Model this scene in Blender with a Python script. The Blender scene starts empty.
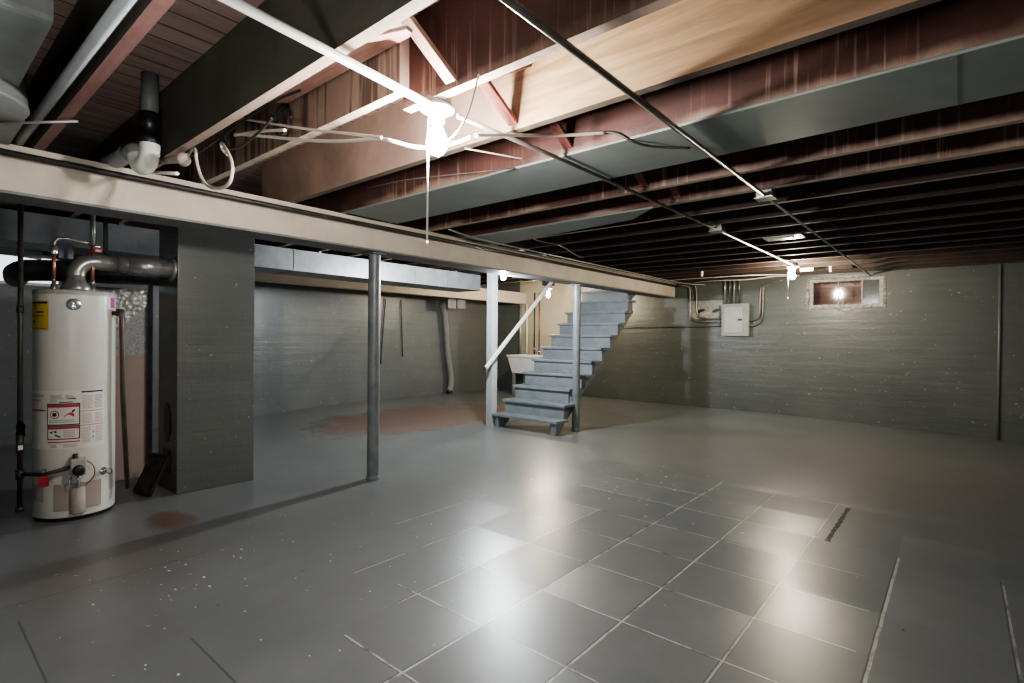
import bpy, bmesh, math, random
from mathutils import Vector, Matrix
random.seed(7)
S = bpy.context.scene
COL = S.collection
PI = math.pi

# ------------------------------------------------------------------ materials
class NT:
    """small helper around a material node tree"""
    def __init__(s, name):
        s.m = bpy.data.materials.new(name); s.m.use_nodes = True
        s.t = s.m.node_tree; s.b = s.t.nodes['Principled BSDF']
        s._pos = None
    def n(s, typ, ins=None, **props):
        nd = s.t.nodes.new(typ)
        for k, v in props.items(): setattr(nd, k, v)
        for k, v in (ins or {}).items(): s.set(nd.inputs[k], v)
        return nd
    def set(s, sock, v):
        if hasattr(v, 'is_output') or isinstance(v, bpy.types.NodeSocket): s.t.links.new(v, sock)
        else:
            if isinstance(v, (tuple, list)) and len(v) == 3 and sock.type == 'RGBA': v = (*v, 1)
            sock.default_value = v
    def pos(s):
        if s._pos is None: s._pos = s.n('ShaderNodeNewGeometry').outputs['Position']
        return s._pos
    def scaled(s, sc):
        return s.n('ShaderNodeVectorMath', {0: s.pos(), 1: sc}, operation='MULTIPLY').outputs[0]
    def noise(s, scale=5, detail=4, rough=.6, vec=None, dist=0):
        return s.n('ShaderNodeTexNoise', {'Vector': vec or s.pos(), 'Scale': scale, 'Detail': detail, 'Roughness': rough, 'Distortion': dist}).outputs['Fac']
    def ramp(s, fac, a, b, ca=0.0, cb=1.0):
        return s.n('ShaderNodeMapRange', {'Value': fac, 'From Min': a, 'From Max': b, 'To Min': ca, 'To Max': cb}).outputs[0]
    def math(s, op, a, b=0.0, c=0.0):
        return s.n('ShaderNodeMath', {0: a, 1: b, 2: c}, operation=op).outputs[0]
    def mix(s, f, a, b):
        nd = s.n('ShaderNodeMix', data_type='RGBA')
        s.set(nd.inputs[0], f); s.set(nd.inputs[6], a); s.set(nd.inputs[7], b)
        return nd.outputs[2]
    def xyz(s):
        return s.n('ShaderNodeSeparateXYZ', {0: s.pos()}).outputs
    def bump(s, h, strength=.3, dist=.01):
        s.set(s.b.inputs['Normal'], s.n('ShaderNodeBump', {'Height': h, 'Strength': strength, 'Distance': dist}).outputs[0])
    def out(s, col=None, rough=None, metal=None, **kw):
        if col is not None: s.set(s.b.inputs['Base Color'], col)
        if rough is not None: s.set(s.b.inputs['Roughness'], rough)
        if metal is not None: s.set(s.b.inputs['Metallic'], metal)
        for k, v in kw.items(): s.set(s.b.inputs[k.replace('_', ' ')], v)
        return s.m

def paint(name, c1, c2, rough=.45, scale=6, metal=0, bump=.08, bscale=60):
    t = NT(name)
    f = t.ramp(t.noise(scale), .35, .65)
    t.bump(t.noise(bscale, 2), bump, .004)
    return t.out(t.mix(f, c1, c2), rough, metal)

def emit(name, col, strength):
    t = NT(name)
    return t.out((1, 1, 1), .4, 0, Emission_Color=(*col, 1), Emission_Strength=strength)

M = {}
M['steel_grey'] = paint('grey painted steel', (.13, .145, .155), (.19, .205, .215), .38, 9)
M['post_white'] = paint('light grey post paint', (.33, .35, .365), (.40, .42, .435), .4, 8)
M['stair'] = paint('blue grey stair paint', (.15, .172, .185), (.195, .218, .232), .36, 7)
M['rail'] = paint('white rail paint', (.75, .74, .7), (.82, .81, .78), .35)
M['beam'] = paint('cream beam paint', (.56, .49, .40), (.64, .57, .48), .45, 4)
M['beam_grey'] = paint('grey beam edge', (.16, .165, .165), (.22, .22, .22), .5)
M['galv'] = paint('galvanised sheet', (.21, .225, .235), (.29, .305, .315), .42, 5, .35, .05)
M['galv_dull'] = paint('dull painted duct', (.15, .165, .165), (.2, .215, .215), .5, 4, .0, .05)
M['conduit'] = paint('conduit metal', (.17, .165, .15), (.25, .24, .215), .35, 12, .55, .03)
M['conduit_light'] = paint('bright conduit', (.38, .38, .36), (.46, .46, .44), .35, 12, .5, .03)
M['panel_sheet'] = paint('grey green sheet', (.23, .265, .25), (.285, .315, .30), .48, 3, 0, .06, 25)
M['lightwood'] = paint('raw pine', (.52, .39, .28), (.62, .48, .36), .7, 14)
M['redwood'] = paint('red painted wood', (.16, .05, .042), (.24, .085, .07), .6, 10)
M['pinkwood'] = paint('pale pink wood', (.42, .25, .20), (.52, .35, .29), .65, 10)
M['tank'] = paint('off white enamel', (.66, .65, .60), (.70, .69, .64), .25, 3, 0, .01)
M['tank_top'] = paint('grey cap', (.38, .37, .35), (.44, .43, .4), .4)
M['tan_metal'] = paint('tan grey metal', (.34, .29, .26), (.38, .33, .30), .5, 6)
M['black'] = paint('black', (.015, .015, .015), (.03, .03, .03), .4)
M['dark_iron'] = paint('dark iron pipe', (.035, .033, .032), (.07, .062, .058), .45, 14, .3)
M['rust_iron'] = paint('brown pipe', (.05, .03, .025), (.09, .055, .045), .45, 14, .1)
M['copper'] = paint('copper', (.42, .17, .11), (.52, .24, .16), .3, 10, .8, .02)
M['red'] = paint('red plastic', (.32, .02, .03), (.42, .03, .045), .35)
M['yellow'] = paint('yellow paper', (.62, .46, .07), (.68, .52, .10), .6)
M['paper'] = paint('white paper', (.68, .66, .62), (.74, .72, .68), .6)
M['ink'] = paint('grey ink', (.33, .30, .28), (.45, .42, .40), .6, 90)
M['ink_pink'] = paint('pink print', (.50, .36, .34), (.6, .5, .47), .6, 120)
M['ink_red'] = paint('red print', (.45, .03, .05), (.55, .06, .08), .6)
M['ink_black'] = paint('black print', (.02, .02, .02), (.05, .045, .045), .6)
M['purple'] = paint('purple print', (.32, .05, .22), (.4, .08, .28), .6)
M['chrome'] = paint('chrome', (.6, .6, .62), (.7, .7, .72), .18, 10, .9, .01)
M['flue'] = paint('grey flue metal', (.24, .245, .24), (.36, .36, .35), .32, 9, .6, .04)
M['flue_dark'] = paint('dark flue', (.05, .055, .058), (.09, .095, .1), .35, 7, .4, .04)
M['pvc_white'] = paint('white pvc', (.72, .72, .68), (.78, .78, .74), .3)
M['pvc_grey'] = paint('grey pvc', (.33, .36, .38), (.40, .43, .45), .35)
M['rubber'] = paint('black rubber', (.012, .013, .014), (.03, .03, .03), .35)
M['wallgrey'] = paint('wall grey pipe paint', (.15, .16, .15), (.18, .19, .175), .4)
M['bluegrey'] = paint('blue grey box', (.16, .19, .24), (.2, .23, .28), .4)
M['cable_white'] = paint('white cable', (.62, .58, .50), (.72, .67, .58), .5)
M['cable_dark'] = paint('dark cable', (.03, .028, .026), (.06, .055, .05), .5)
M['porcelain'] = paint('porcelain', (.78, .76, .72), (.84, .82, .78), .2)
M['cord'] = paint('white cord', (.75, .73, .69), (.8, .78, .74), .6)
M['ebox'] = paint('light grey panel', (.27, .285, .265), (.32, .33, .31), .4)
M['edoor'] = paint('panel door', (.40, .41, .39), (.44, .45, .43), .4)
M['sink'] = paint('white grey sink', (.72, .73, .74), (.8, .8, .8), .3)
M['pegwhite'] = paint('white peg', (.7, .68, .64), (.78, .76, .72), .5)
def watts(P, r): return P / (PI * 4 * PI * r * r)
M['bulb_cool'] = emit('lit bulb one', (1.0, .95, .88), watts(85, .045))
M['bulb_far'] = emit('lit bulb two', (.93, .97, 1.0), watts(150, .034))
M['bulb_warm'] = emit('lit bulb three', (1.0, .86, .62), watts(70, .034))
M['bulb_back'] = emit('lit bulb four', (1.0, .88, .68), watts(80, .034))

def m_floor():
    t = NT('grey painted concrete floor')
    x, y, z = t.xyz()
    n1 = t.noise(1.1, 5); n2 = t.noise(14, 4)
    base = t.mix(t.ramp(n1, .35, .68), (.138, .150, .153), (.172, .184, .187))
    base = t.mix(t.math('MULTIPLY', t.ramp(t.noise(5, 6, .7), .45, .75), .3), base, (.118, .118, .112))
    # bare brown concrete where the paint has worn off, by the left wall and by the heater
    def blob(cx, cy, rx, ry, lo, hi, sc=2.2, amp=.55):
        v = t.n('ShaderNodeVectorMath', {0: t.pos(), 1: (cx, cy, 0)}, operation='SUBTRACT').outputs[0]
        v = t.n('ShaderNodeVectorMath', {0: v, 1: (1 / rx, 1 / ry, 0)}, operation='MULTIPLY').outputs[0]
        l = t.n('ShaderNodeVectorMath', {0: v}, operation='LENGTH').outputs['Value']
        nn = t.math('MULTIPLY', t.math('SUBTRACT', t.noise(sc, 6, .65), .5), amp * 2)
        return t.ramp(t.math('ADD', l, nn), hi, lo)
    b1 = blob(-6.3, 5.4, 1.0, 1.9, .75, 1.05)
    base = t.mix(t.math('MULTIPLY', b1, .85), base, (.16, .105, .085))
    b2 = blob(-4.05, 1.25, .28, .16, .6, 1.0, 7)
    base = t.mix(t.math('MULTIPLY', b2, .8), base, (.13, .08, .06))
    b3 = blob(-3.45, .75, .45, .6, .4, 1.1, 5, .6)
    base = t.mix(t.math('MULTIPLY', b3, .5), base, (.15, .12, .105))
    b4 = blob(-4.2, 5.2, .7, .3, .5, 1.0, 4)
    base = t.mix(t.math('MULTIPLY', b4, .6), base, (.17, .155, .14))
    bulb_tint = blob(-1.2, 6.2, 3.0, 2.4, .5, 1.1, 1.0, .3)  # warm light of the far bulb, tinted into the floor colour
    base = t.mix(t.math('MULTIPLY', bulb_tint, .55), base, (.17, .15, .125))
    # tile seams: (constant, from, to, half width, tone)
    ys = [(-.69, 1.2, 4.7, .0045, .8), (-.685, 1.2, 4.7, .0035, -1), (-.25, 1.0, 3.78, .0055, .9), (.19, 1.6, 3.78, .0045, .7), (-1.126, .8, 4.72, .0045, 1),
          (-1.571, .7, 4.74, .005, 1), (-2.0, 1.55, 3.4, .004, 1), (-2.43, 1.6, 2.75, .004, 1), (-2.86, 2.2, 3.1, .004, 1), (-3.3, .0, 1.2, .0025, -.7)]
    xs = [(1.24, -1.95, -1.3, .004, 1), (1.67, -2.15, -.8, .004, 1), (2.10, -2.2, -.35, .004, 1), (2.52, -2.3, -.3, .0045, .8),
          (2.935, -2.3, -.3, .0045, .8), (3.36, -2.2, -.33, .004, 1), (3.82, -2.45, -.68, .005, 1), (4.24, -2.43, -1.5, .005, 1),
          (4.71, -1.13, -.58, .007, 1), (.375, -3.1, -2.3, .0022, -.7), (.815, -2.4, -1.9, .0022, -.7), (4.45, -2.0, -.9, .004, .5)]
    lite = dark = groove = None
    brk = t.ramp(t.noise(6, 4, .7), .32, .52)
    wob = t.math('MULTIPLY', t.math('SUBTRACT', t.noise(9, 2), .5), .006)
    ys = [(c, l, h, w * 1.7, k) for c, l, h, w, k in ys]; xs = [(c, l, h, w * 1.7, k) for c, l, h, w, k in xs]
    for lst, a, b in ((ys, x, y), (xs, y, x)):
        aw = t.math('ADD', a, wob)
        for c, lo, hi, w, tone in lst:
            k = t.math('MULTIPLY', t.math('COMPARE', aw, c, w), t.math('COMPARE', b, (lo + hi) / 2, (hi - lo) / 2))
            groove = k if groove is None else t.math('MAXIMUM', groove, k)
            k2 = t.math('MULTIPLY', k, abs(tone))
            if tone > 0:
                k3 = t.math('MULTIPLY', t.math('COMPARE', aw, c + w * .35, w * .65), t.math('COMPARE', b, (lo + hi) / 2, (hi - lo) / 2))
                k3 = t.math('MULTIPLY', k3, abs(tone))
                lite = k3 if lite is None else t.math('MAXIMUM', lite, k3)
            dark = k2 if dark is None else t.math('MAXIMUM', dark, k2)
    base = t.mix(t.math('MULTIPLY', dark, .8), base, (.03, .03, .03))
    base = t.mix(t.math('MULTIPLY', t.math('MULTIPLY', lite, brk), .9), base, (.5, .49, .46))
    # short dark gap in the paint beside the tiles
    gx = t.math('ADD', x, t.math('MULTIPLY', t.math('SUBTRACT', t.noise(18, 2), .5), .035))
    gap = t.math('MULTIPLY', t.math('COMPARE', gx, -.61, .014), t.math('COMPARE', y, 4.22, .43))
    base = t.mix(t.math('MULTIPLY', gap, t.ramp(t.noise(24, 2), .28, .40)), base, (.006, .006, .006))
    r = t.math('ADD', .325, t.math('MULTIPLY', t.math('SUBTRACT', t.noise(1.6, 2, .5), .5), .08))
    r = t.math('ADD', r, t.math('MULTIPLY', t.math('MAXIMUM', b1, gap), .4))
    hgt = t.math('SUBTRACT', t.math('MULTIPLY', t.noise(7, 3), .35), t.math('MULTIPLY', groove, .8))
    bmp = t.n('ShaderNodeBump', {'Height': hgt, 'Strength': .25, 'Distance': .008}).outputs[0]
    # the tiles lie a little out of level, each its own way
    ti = t.math('FLOOR', t.math('DIVIDE', t.math('ADD', x, .69), .4375)); tj = t.math('FLOOR', t.math('DIVIDE', t.math('ADD', y, -1.24), .4283))
    wn = t.n('ShaderNodeTexWhiteNoise', {'Vector': t.n('ShaderNodeCombineXYZ', {0: ti, 1: tj, 2: 0.0}).outputs[0]}, noise_dimensions='3D').outputs['Color']
    inside = t.math('MULTIPLY', t.math('COMPARE', x, -1.25, 1.6), t.math('COMPARE', y, 2.3, 2.5))
    v = t.n('ShaderNodeVectorMath', {0: wn, 1: (.5, .5, .5)}, operation='SUBTRACT').outputs[0]
    v = t.n('ShaderNodeVectorMath', {0: v, 1: (.06, .06, 0)}, operation='MULTIPLY').outputs[0]
    v = t.n('ShaderNodeVectorMath', {0: v, 'Scale': inside}, operation='SCALE').outputs[0]
    nv = t.n('ShaderNodeVectorMath', {0: bmp, 1: v}, operation='ADD').outputs[0]
    t.set(t.b.inputs['Normal'], t.n('ShaderNodeVectorMath', {0: nv}, operation='NORMALIZE').outputs[0])
    return t.out(base, r, 0, Specular_IOR_Level=.7)
M['floor'] = m_floor()

def m_wall(name, c1, c2, axis, cream=False):
    t = NT(name)
    x, y, z = t.xyz()
    u = x if axis == 'x' else y
    cv = t.n('ShaderNodeCombineXYZ', {0: u, 1: z, 2: 0.0}).outputs[0]
    br = t.n('ShaderNodeTexBrick', {'Vector': cv, 'Color1': (1, 1, 1, 1), 'Color2': (.9, .9, .9, 1), 'Mortar': (0, 0, 0, 1), 'Scale': 1.0,
                                    'Mortar Size': .008, 'Mortar Smooth': .6, 'Brick Width': .24, 'Row Height': .078})
    n1 = t.noise(.9, 4); n2 = t.noise(16, 5, .65)
    base = t.mix(t.ramp(n1, .35, .65), c1, c2)
    st = t.noise(1.0, 4, .6, t.scaled((.5, .5, 9)))
    base = t.mix(t.math('MULTIPLY', t.ramp(st, .5, .75), .35), base, tuple(c * .7 for c in c1))
    if cream:
        kx = t.math('MULTIPLY', t.math('GREATER_THAN', x, -7.45), t.math('MULTIPLY', t.math('LESS_THAN', x, -5.65), t.math('GREATER_THAN', z, .7)))
        base = t.mix(t.math('MULTIPLY', kx, .95), base, (.46, .42, .33))
        kz = t.math('MULTIPLY', kx, t.math('LESS_THAN', z, 1.33))
        base = t.mix(t.math('MULTIPLY', kz, .6), base, (.34, .315, .25))
    low_dark = t.math('MULTIPLY', t.ramp(z, .35, .0), t.ramp(t.noise(3, 4), .4, .7))
    base = t.mix(t.math('MULTIPLY', low_dark, .4), base, (.06, .06, .055))  # blotchy darkening towards the floor
    chips = t.ramp(t.noise(26, 3, .5), .70, .73)
    base = t.mix(t.math('MULTIPLY', chips, .6), base, (.42, .41, .37))
    h = t.math('ADD', t.math('MULTIPLY', br.outputs['Color'], .09), t.math('MULTIPLY', n2, .5))
    h = t.math('ADD', h, t.math('MULTIPLY', t.noise(1.0, 3, .5, t.scaled((1.2, 1.2, 11))), 1.2))
    t.bump(h, .38, .012)
    return t.out(base, t.ramp(n2, .3, .7, .29, .42), 0)
M['wall_back'] = m_wall('painted block back wall', (.088, .098, .092), (.118, .128, .117), 'x', True)
M['wall_left'] = m_wall('painted brick left wall', (.125, .137, .14), (.16, .172, .173), 'y')
M['chimney'] = m_wall('painted brick chimney', (.105, .113, .107), (.135, .143, .134), 'y')

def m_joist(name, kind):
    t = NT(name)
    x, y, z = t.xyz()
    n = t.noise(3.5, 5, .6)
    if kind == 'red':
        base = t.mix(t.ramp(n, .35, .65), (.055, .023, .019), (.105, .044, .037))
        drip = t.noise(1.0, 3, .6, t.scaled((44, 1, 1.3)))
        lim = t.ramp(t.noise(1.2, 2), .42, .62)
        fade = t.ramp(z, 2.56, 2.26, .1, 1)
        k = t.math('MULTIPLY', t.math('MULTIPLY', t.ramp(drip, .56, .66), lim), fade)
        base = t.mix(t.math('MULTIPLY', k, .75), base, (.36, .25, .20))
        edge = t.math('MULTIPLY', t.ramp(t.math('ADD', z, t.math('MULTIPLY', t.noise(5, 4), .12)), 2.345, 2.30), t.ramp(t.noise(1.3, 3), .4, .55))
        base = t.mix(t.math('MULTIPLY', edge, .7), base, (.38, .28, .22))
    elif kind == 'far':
        base = t.mix(t.ramp(n, .35, .65), (.022, .013, .011), (.045, .024, .02))  # dimness of the far ceiling painted in as a darker face colour
    elif kind == 'brown':
        base = t.mix(t.ramp(n, .35, .65), (.24, .17, .14), (.34, .25, .21))
        drip = t.noise(1.0, 3, .6, t.scaled((22, 1, 1.0)))
        base = t.mix(t.math('MULTIPLY', t.ramp(drip, .5, .6), .85), base, (.055, .026, .024))
    elif kind == 'ply':
        grain = t.noise(1.0, 5, .6, t.scaled((2.2, 1, 22)), .6)
        ply = t.mix(t.ramp(grain, .35, .68), (.25, .155, .075), (.44, .315, .18))
        old = t.mix(t.ramp(n, .35, .65), (.22, .15, .12), (.32, .22, .175))
        f = t.ramp(t.math('ADD', x, t.math('MULTIPLY', t.math('SUBTRACT', t.noise(4, 5), .5), .55)), -1.78, -1.55)
        f2 = t.ramp(x, -1.2, -.3)
        base = t.mix(f, old, t.mix(t.math('MULTIPLY', f2, .5), ply, (.30, .185, .13)))
    else:
        base = t.mix(t.ramp(n, .35, .65), (.085, .082, .068), (.12, .115, .095))
    t.bump(t.noise(1.0, 4, .6, t.scaled((3, 30, 30))), .25, .006)
    return t.out(base, .62, 0)
for k in ('red', 'brown', 'ply', 'olive', 'far'): M['j_' + k] = m_joist(k + ' joist face', k)

def m_edge(name, c1, c2, dirt=(.13, .10, .085)):
    t = NT(name)
    g = t.noise(1.0, 4, .6, t.scaled((2, 40, 1)))
    base = t.mix(t.ramp(g, .35, .65), c1, c2)
    base = t.mix(t.math('MULTIPLY', t.ramp(t.noise(6, 5, .7), .52, .68), .7), base, dirt)
    t.bump(t.noise(40, 3), .3, .004)
    return t.out(base, .7, 0)
def m_pinkboard():
    t = NT('pink stained board')
    g = t.noise(1.0, 5, .6, t.scaled((3, 26, 1)), 1.2)
    base = t.mix(t.ramp(g, .35, .65), (.36, .19, .155), (.48, .29, .245))
    k = t.math('MULTIPLY', t.math('COMPARE', t.xyz()[0], -1.88, .32), t.ramp(t.math('ADD', t.xyz()[1], t.math('MULTIPLY', t.noise(9, 3), .15)), 1.26, 1.2))
    return t.out(t.mix(k, base, (.7, .62, .55)), .65, 0)
M['pinkboard'] = m_pinkboard()
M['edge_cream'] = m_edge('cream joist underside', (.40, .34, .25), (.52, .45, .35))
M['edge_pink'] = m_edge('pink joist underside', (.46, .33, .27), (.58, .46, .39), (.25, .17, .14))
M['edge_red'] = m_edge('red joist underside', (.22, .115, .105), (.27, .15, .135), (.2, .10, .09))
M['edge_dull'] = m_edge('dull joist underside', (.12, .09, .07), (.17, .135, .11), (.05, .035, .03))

def m_deck():
    t = NT('red brown floor boards')
    x, y, z = t.xyz()
    pl = t.math('FRACT', t.math('DIVIDE', x, .135))
    gap = t.math('GREATER_THAN', t.math('ABSOLUTE', t.math('SUBTRACT', pl, .5)), .47)
    idx = t.math('FLOOR', t.math('DIVIDE', x, .135))
    rnd = t.n('ShaderNodeTexWhiteNoise', {'W': idx}, noise_dimensions='1D').outputs['Value']
    g = t.noise(1.0, 5, .65, t.scaled((18, 1.5, 1)), .8)
    base = t.mix(rnd, (.30, .22, .20), (.40, .30, .27))
    base = t.mix(t.math('MULTIPLY', t.ramp(g, .45, .7), .6), base, (.14, .08, .07))
    base = t.mix(gap, base, (.01, .008, .008))
    return t.out(base, .65, 0)
M['deck'] = m_deck()

def m_brickwell():
    t = NT('red brick window well')
    br = t.n('ShaderNodeTexBrick', {'Vector': t.n('ShaderNodeCombineXYZ', {0: t.xyz()[0], 1: t.xyz()[2]}).outputs[0], 'Color1': (.48, .22, .17, 1), 'Color2': (.38, .18, .14, 1), 'Mortar': (.2, .17, .15, 1),
                                    'Scale': 1, 'Mortar Size': .006, 'Brick Width': .2, 'Row Height': .07})
    return t.out(br.outputs['Color'], .8, 0)
M['well'] = m_brickwell()

def m_glass():
    t = NT('window glass')
    t.t.nodes.remove(t.b)
    tr = t.n('ShaderNodeBsdfTransparent', {'Color': (.93, .95, .95, 1)})
    gl = t.n('ShaderNodeBsdfGlossy', {'Color': (.9, .92, .92, 1), 'Roughness': .05})
    mx = t.n('ShaderNodeMixShader', {0: .16, 1: tr.outputs[0], 2: gl.outputs[0]})
    t.t.links.new(mx.outputs[0], t.t.nodes['Material Output'].inputs[0])
    return t.m
M['glass'] = m_glass()
M['glass_grey'] = paint('reflection-grey pane', (.07, .08, .08), (.1, .11, .11), .12, 8)  # the grey reflection on this pane is set as its colour

def m_mortar():
    t = NT('rough white mortar')
    n = t.noise(22, 5, .7)
    t.bump(n, .8, .02)
    return t.out(t.mix(t.ramp(n, .4, .65), (.27, .27, .25), (.55, .53, .47)), .35, 0)
M['mortar'] = m_mortar()

def m_foil():
    t = NT('crinkled insulation foil')
    v = t.n('ShaderNodeTexVoronoi', {'Vector': t.pos(), 'Scale': 26}).outputs['Distance']
    t.bump(v, .8, .02)
    return t.out(t.mix(t.ramp(t.noise(30, 4), .4, .6), (.34, .33, .30), (.52, .51, .47)), .4, .35)
M['foil'] = m_foil()
M['speckle'] = paint('speckled grey board', (.20, .205, .2), (.36, .36, .345), .6, 70, .1)
M['brownboard'] = paint('brown board', (.30, .225, .19), (.33, .25, .212), .7, 3)
def m_hose():
    t = NT('foil duct hose')
    z = t.xyz()[2]
    w = t.math('SINE', t.math('MULTIPLY', z, 260))
    t.bump(t.math('ADD', w, t.noise(40, 3)), .8, .012)
    return t.out((.5, .5, .49), .35, .4)
M['hose'] = m_hose()

# ------------------------------------------------------------------ mesh building
class MB:
    def __init__(s): s.bm = bmesh.new(); s.mi = 0
    def _tag(s, faces):
        for f in faces: f.material_index = s.mi
    def box(s, a, b, bev=0):
        a = Vector(a); b = Vector(b)
        r = bmesh.ops.create_cube(s.bm, size=1, matrix=Matrix.Translation((a + b) / 2) @ Matrix.Diagonal((*(b - a), 1)))
        vs = r['verts']; fs = set(f for v in vs for f in v.link_faces)
        s._tag(fs)
        if bev:
            es = list(set(e for v in vs for e in v.link_edges))
            r2 = bmesh.ops.bevel(s.bm, geom=es, offset=bev, segments=2, affect='EDGES', profile=.7)
            s._tag(r2['faces'])
        return s
    def obox(s, p0, p1, w, h, up=(0, 0, 1), bev=0):
        """bar of section w x h from p0 to p1"""
        p0 = Vector(p0); p1 = Vector(p1); d = p1 - p0; L = d.length; zc = d.normalized()
        xc = zc.cross(Vector(up)).normalized(); yc = xc.cross(zc)
        m = Matrix((xc, yc, zc)).transposed().to_4x4(); m.translation = (p0 + p1) / 2
        r = bmesh.ops.create_cube(s.bm, size=1, matrix=m @ Matrix.Diagonal((w, h, L, 1)))
        vs = r['verts']; s._tag(set(f for v in vs for f in v.link_faces))
        if bev:
            es = list(set(e for v in vs for e in v.link_edges))
            s._tag(bmesh.ops.bevel(s.bm, geom=es, offset=bev, segments=1, affect='EDGES')['faces'])
        return s
    def poly(s, pts, ext):
        """flat polygon pulled along ext"""
        a = [s.bm.verts.new(p) for p in pts]; e = Vector(ext)
        b = [s.bm.verts.new(Vector(p) + e) for p in pts]; n = len(pts)
        fs = [s.bm.faces.new(a), s.bm.faces.new(b[::-1])]
        for i in range(n): fs.append(s.bm.faces.new((a[i], b[i], b[(i + 1) % n], a[(i + 1) % n])))
        s._tag(fs); return s
    def tube(s, pts, r, seg=10, smooth=0, cap=True):
        P = [Vector(p) for p in pts]
        for _ in range(smooth):
            Q = [P[0]]
            for i in range(len(P) - 1):
                Q += [P[i] * .75 + P[i + 1] * .25, P[i] * .25 + P[i + 1] * .75]
            P = Q + [P[-1]]
        rr = r if isinstance(r, (list, tuple)) else [r] * len(P)
        rings = []; ref = None
        for i, p in enumerate(P):
            d = (P[min(i + 1, len(P) - 1)] - P[max(i - 1, 0)]).normalized()
            if ref is None: ref = Vector((0, 0, 1)) if abs(d.z) < .9 else Vector((1, 0, 0))
            xa = (ref - d * ref.dot(d)).normalized(); ya = d.cross(xa); ref = xa
            rings.append([s.bm.verts.new(p + (xa * math.cos(2 * PI * k / seg) + ya * math.sin(2 * PI * k / seg)) * rr[i]) for k in range(seg)])
        fs = []
        for A, B in zip(rings, rings[1:]):
            for k in range(seg): fs.append(s.bm.faces.new((A[k], A[(k + 1) % seg], B[(k + 1) % seg], B[k])))
        for f in fs: f.smooth = True
        if cap: fs += [s.bm.faces.new(rings[0][::-1]), s.bm.faces.new(rings[-1])]
        s._tag(fs); return s
    def lathe(s, prof, c, seg=24, axis=(0, 0, 1)):
        """profile of (radius, height) turned round an axis through c"""
        ax = Vector(axis).normalized(); xa = ax.orthogonal().normalized(); ya = ax.cross(xa); c = Vector(c)
        rings = []
        for r, h in prof:
            if r < 1e-5: rings.append([s.bm.verts.new(c + ax * h)])
            else: rings.append([s.bm.verts.new(c + ax * h + (xa * math.cos(2 * PI * k / seg) + ya * math.sin(2 * PI * k / seg)) * r) for k in range(seg)])
        fs = []
        for A, B in zip(rings, rings[1:]):
            for k in range(seg):
                q = [A[k % len(A)], A[(k + 1) % len(A)], B[(k + 1) % len(B)], B[k % len(B)]]
                q = [v for i, v in enumerate(q) if v not in q[:i]]
                if len(q) > 2: fs.append(s.bm.faces.new(q))
        for f in fs: f.smooth = True
        s._tag(fs); return s
    def patch(s, c, r, t0, t1, z0, z1, n=10):
        """piece of a cylinder wall, degrees"""
        t0, t1 = math.radians(t0), math.radians(t1); A = []
        for i in range(n + 1):
            t = t0 + (t1 - t0) * i / n
            A.append([s.bm.verts.new((c[0] + r * math.cos(t), c[1] + r * math.sin(t), z)) for z in (z0, z1)])
        fs = [s.bm.faces.new((a[0], b[0], b[1], a[1])) for a, b in zip(A, A[1:])]
        for f in fs: f.smooth = True
        s._tag(fs); return s
    def use(s, i): s.mi = i; return s
    def build(s, name, mats, parent=None, keep_normals=False):
        if not keep_normals: bmesh.ops.recalc_face_normals(s.bm, faces=s.bm.faces)
        me = bpy.data.meshes.new(name)
        vs = [v.co for v in s.bm.verts]
        if parent is not None: org = parent.matrix_world.translation.copy() if parent.parent is None else parent.parent.location + parent.location
        else:
            lo = [min(v[i] for v in vs) for i in range(3)]; hi = [max(v[i] for v in vs) for i in range(3)]
            org = Vector(((lo[0] + hi[0]) / 2, (lo[1] + hi[1]) / 2, lo[2]))
        if parent is not None: org = WORLD[parent.name]
        bmesh.ops.translate(s.bm, verts=s.bm.verts, vec=-org)
        s.bm.to_mesh(me); s.bm.free()
        for m in (mats if isinstance(mats, (list, tuple)) else [mats]): me.materials.append(M[m])
        o = bpy.data.objects.new(name, me); COL.objects.link(o)
        if parent is not None: o.parent = parent
        else: o.location = org
        WORLD[o.name] = Vector(org)
        return o
WORLD = {}
def tag(o, label=None, cat=None, group=None, kind=None):
    if label: o['label'] = label
    if cat: o['category'] = cat
    if group: o['group'] = group
    if kind: o['kind'] = kind
    return o
def thing(name, label, cat, loc, group=None):
    o = bpy.data.objects.new(name, None); COL.objects.link(o); o.location = loc; o.empty_display_size = .1
    WORLD[o.name] = Vector(loc)
    return tag(o, label, cat, group)
def struct(mb, name, mats, label=None, cat=None, keep=False):
    o = mb.build(name, mats, keep_normals=keep); o['kind'] = 'structure'
    if label: o['label'] = label; o['category'] = cat
    return o

# ------------------------------------------------------------------ the room
XL, XR, YB, YF, ZT = -8.1, 4.0, 9.1, -3.0, 2.62
def sm(t): t = max(0, min(1, t)); return t * t * (3 - 2 * t)
def fz(x, y):
    a = .09 * sm(1 - (x - XL) / 1.7) * sm((y - 3.2) / 1.6)
    b = .085 * sm(1 - (YB - y) / 1.5) * sm((1.2 - x) / 3.5)
    return max(a, b)
bm = MB()
NX, NY = 60, 60
V = [[bm.bm.verts.new((XL + (XR - XL) * i / NX, YF + (YB - YF) * j / NY, fz(XL + (XR - XL) * i / NX, YF + (YB - YF) * j / NY))) for j in range(NY + 1)] for i in range(NX + 1)]
for i in range(NX):
    for j in range(NY):
        f = bm.bm.faces.new((V[i][j], V[i + 1][j], V[i + 1][j + 1], V[i][j + 1])); f.smooth = True
struct(bm, 'floor', 'floor', 'grey painted concrete basement floor with worn tile seams', 'floor')
struct(MB().box((XL, YF, ZT), (XR, YB, ZT + .06)), 'ceiling', 'deck', 'red brown board subfloor above the joists', 'ceiling')
T = .22
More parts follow.
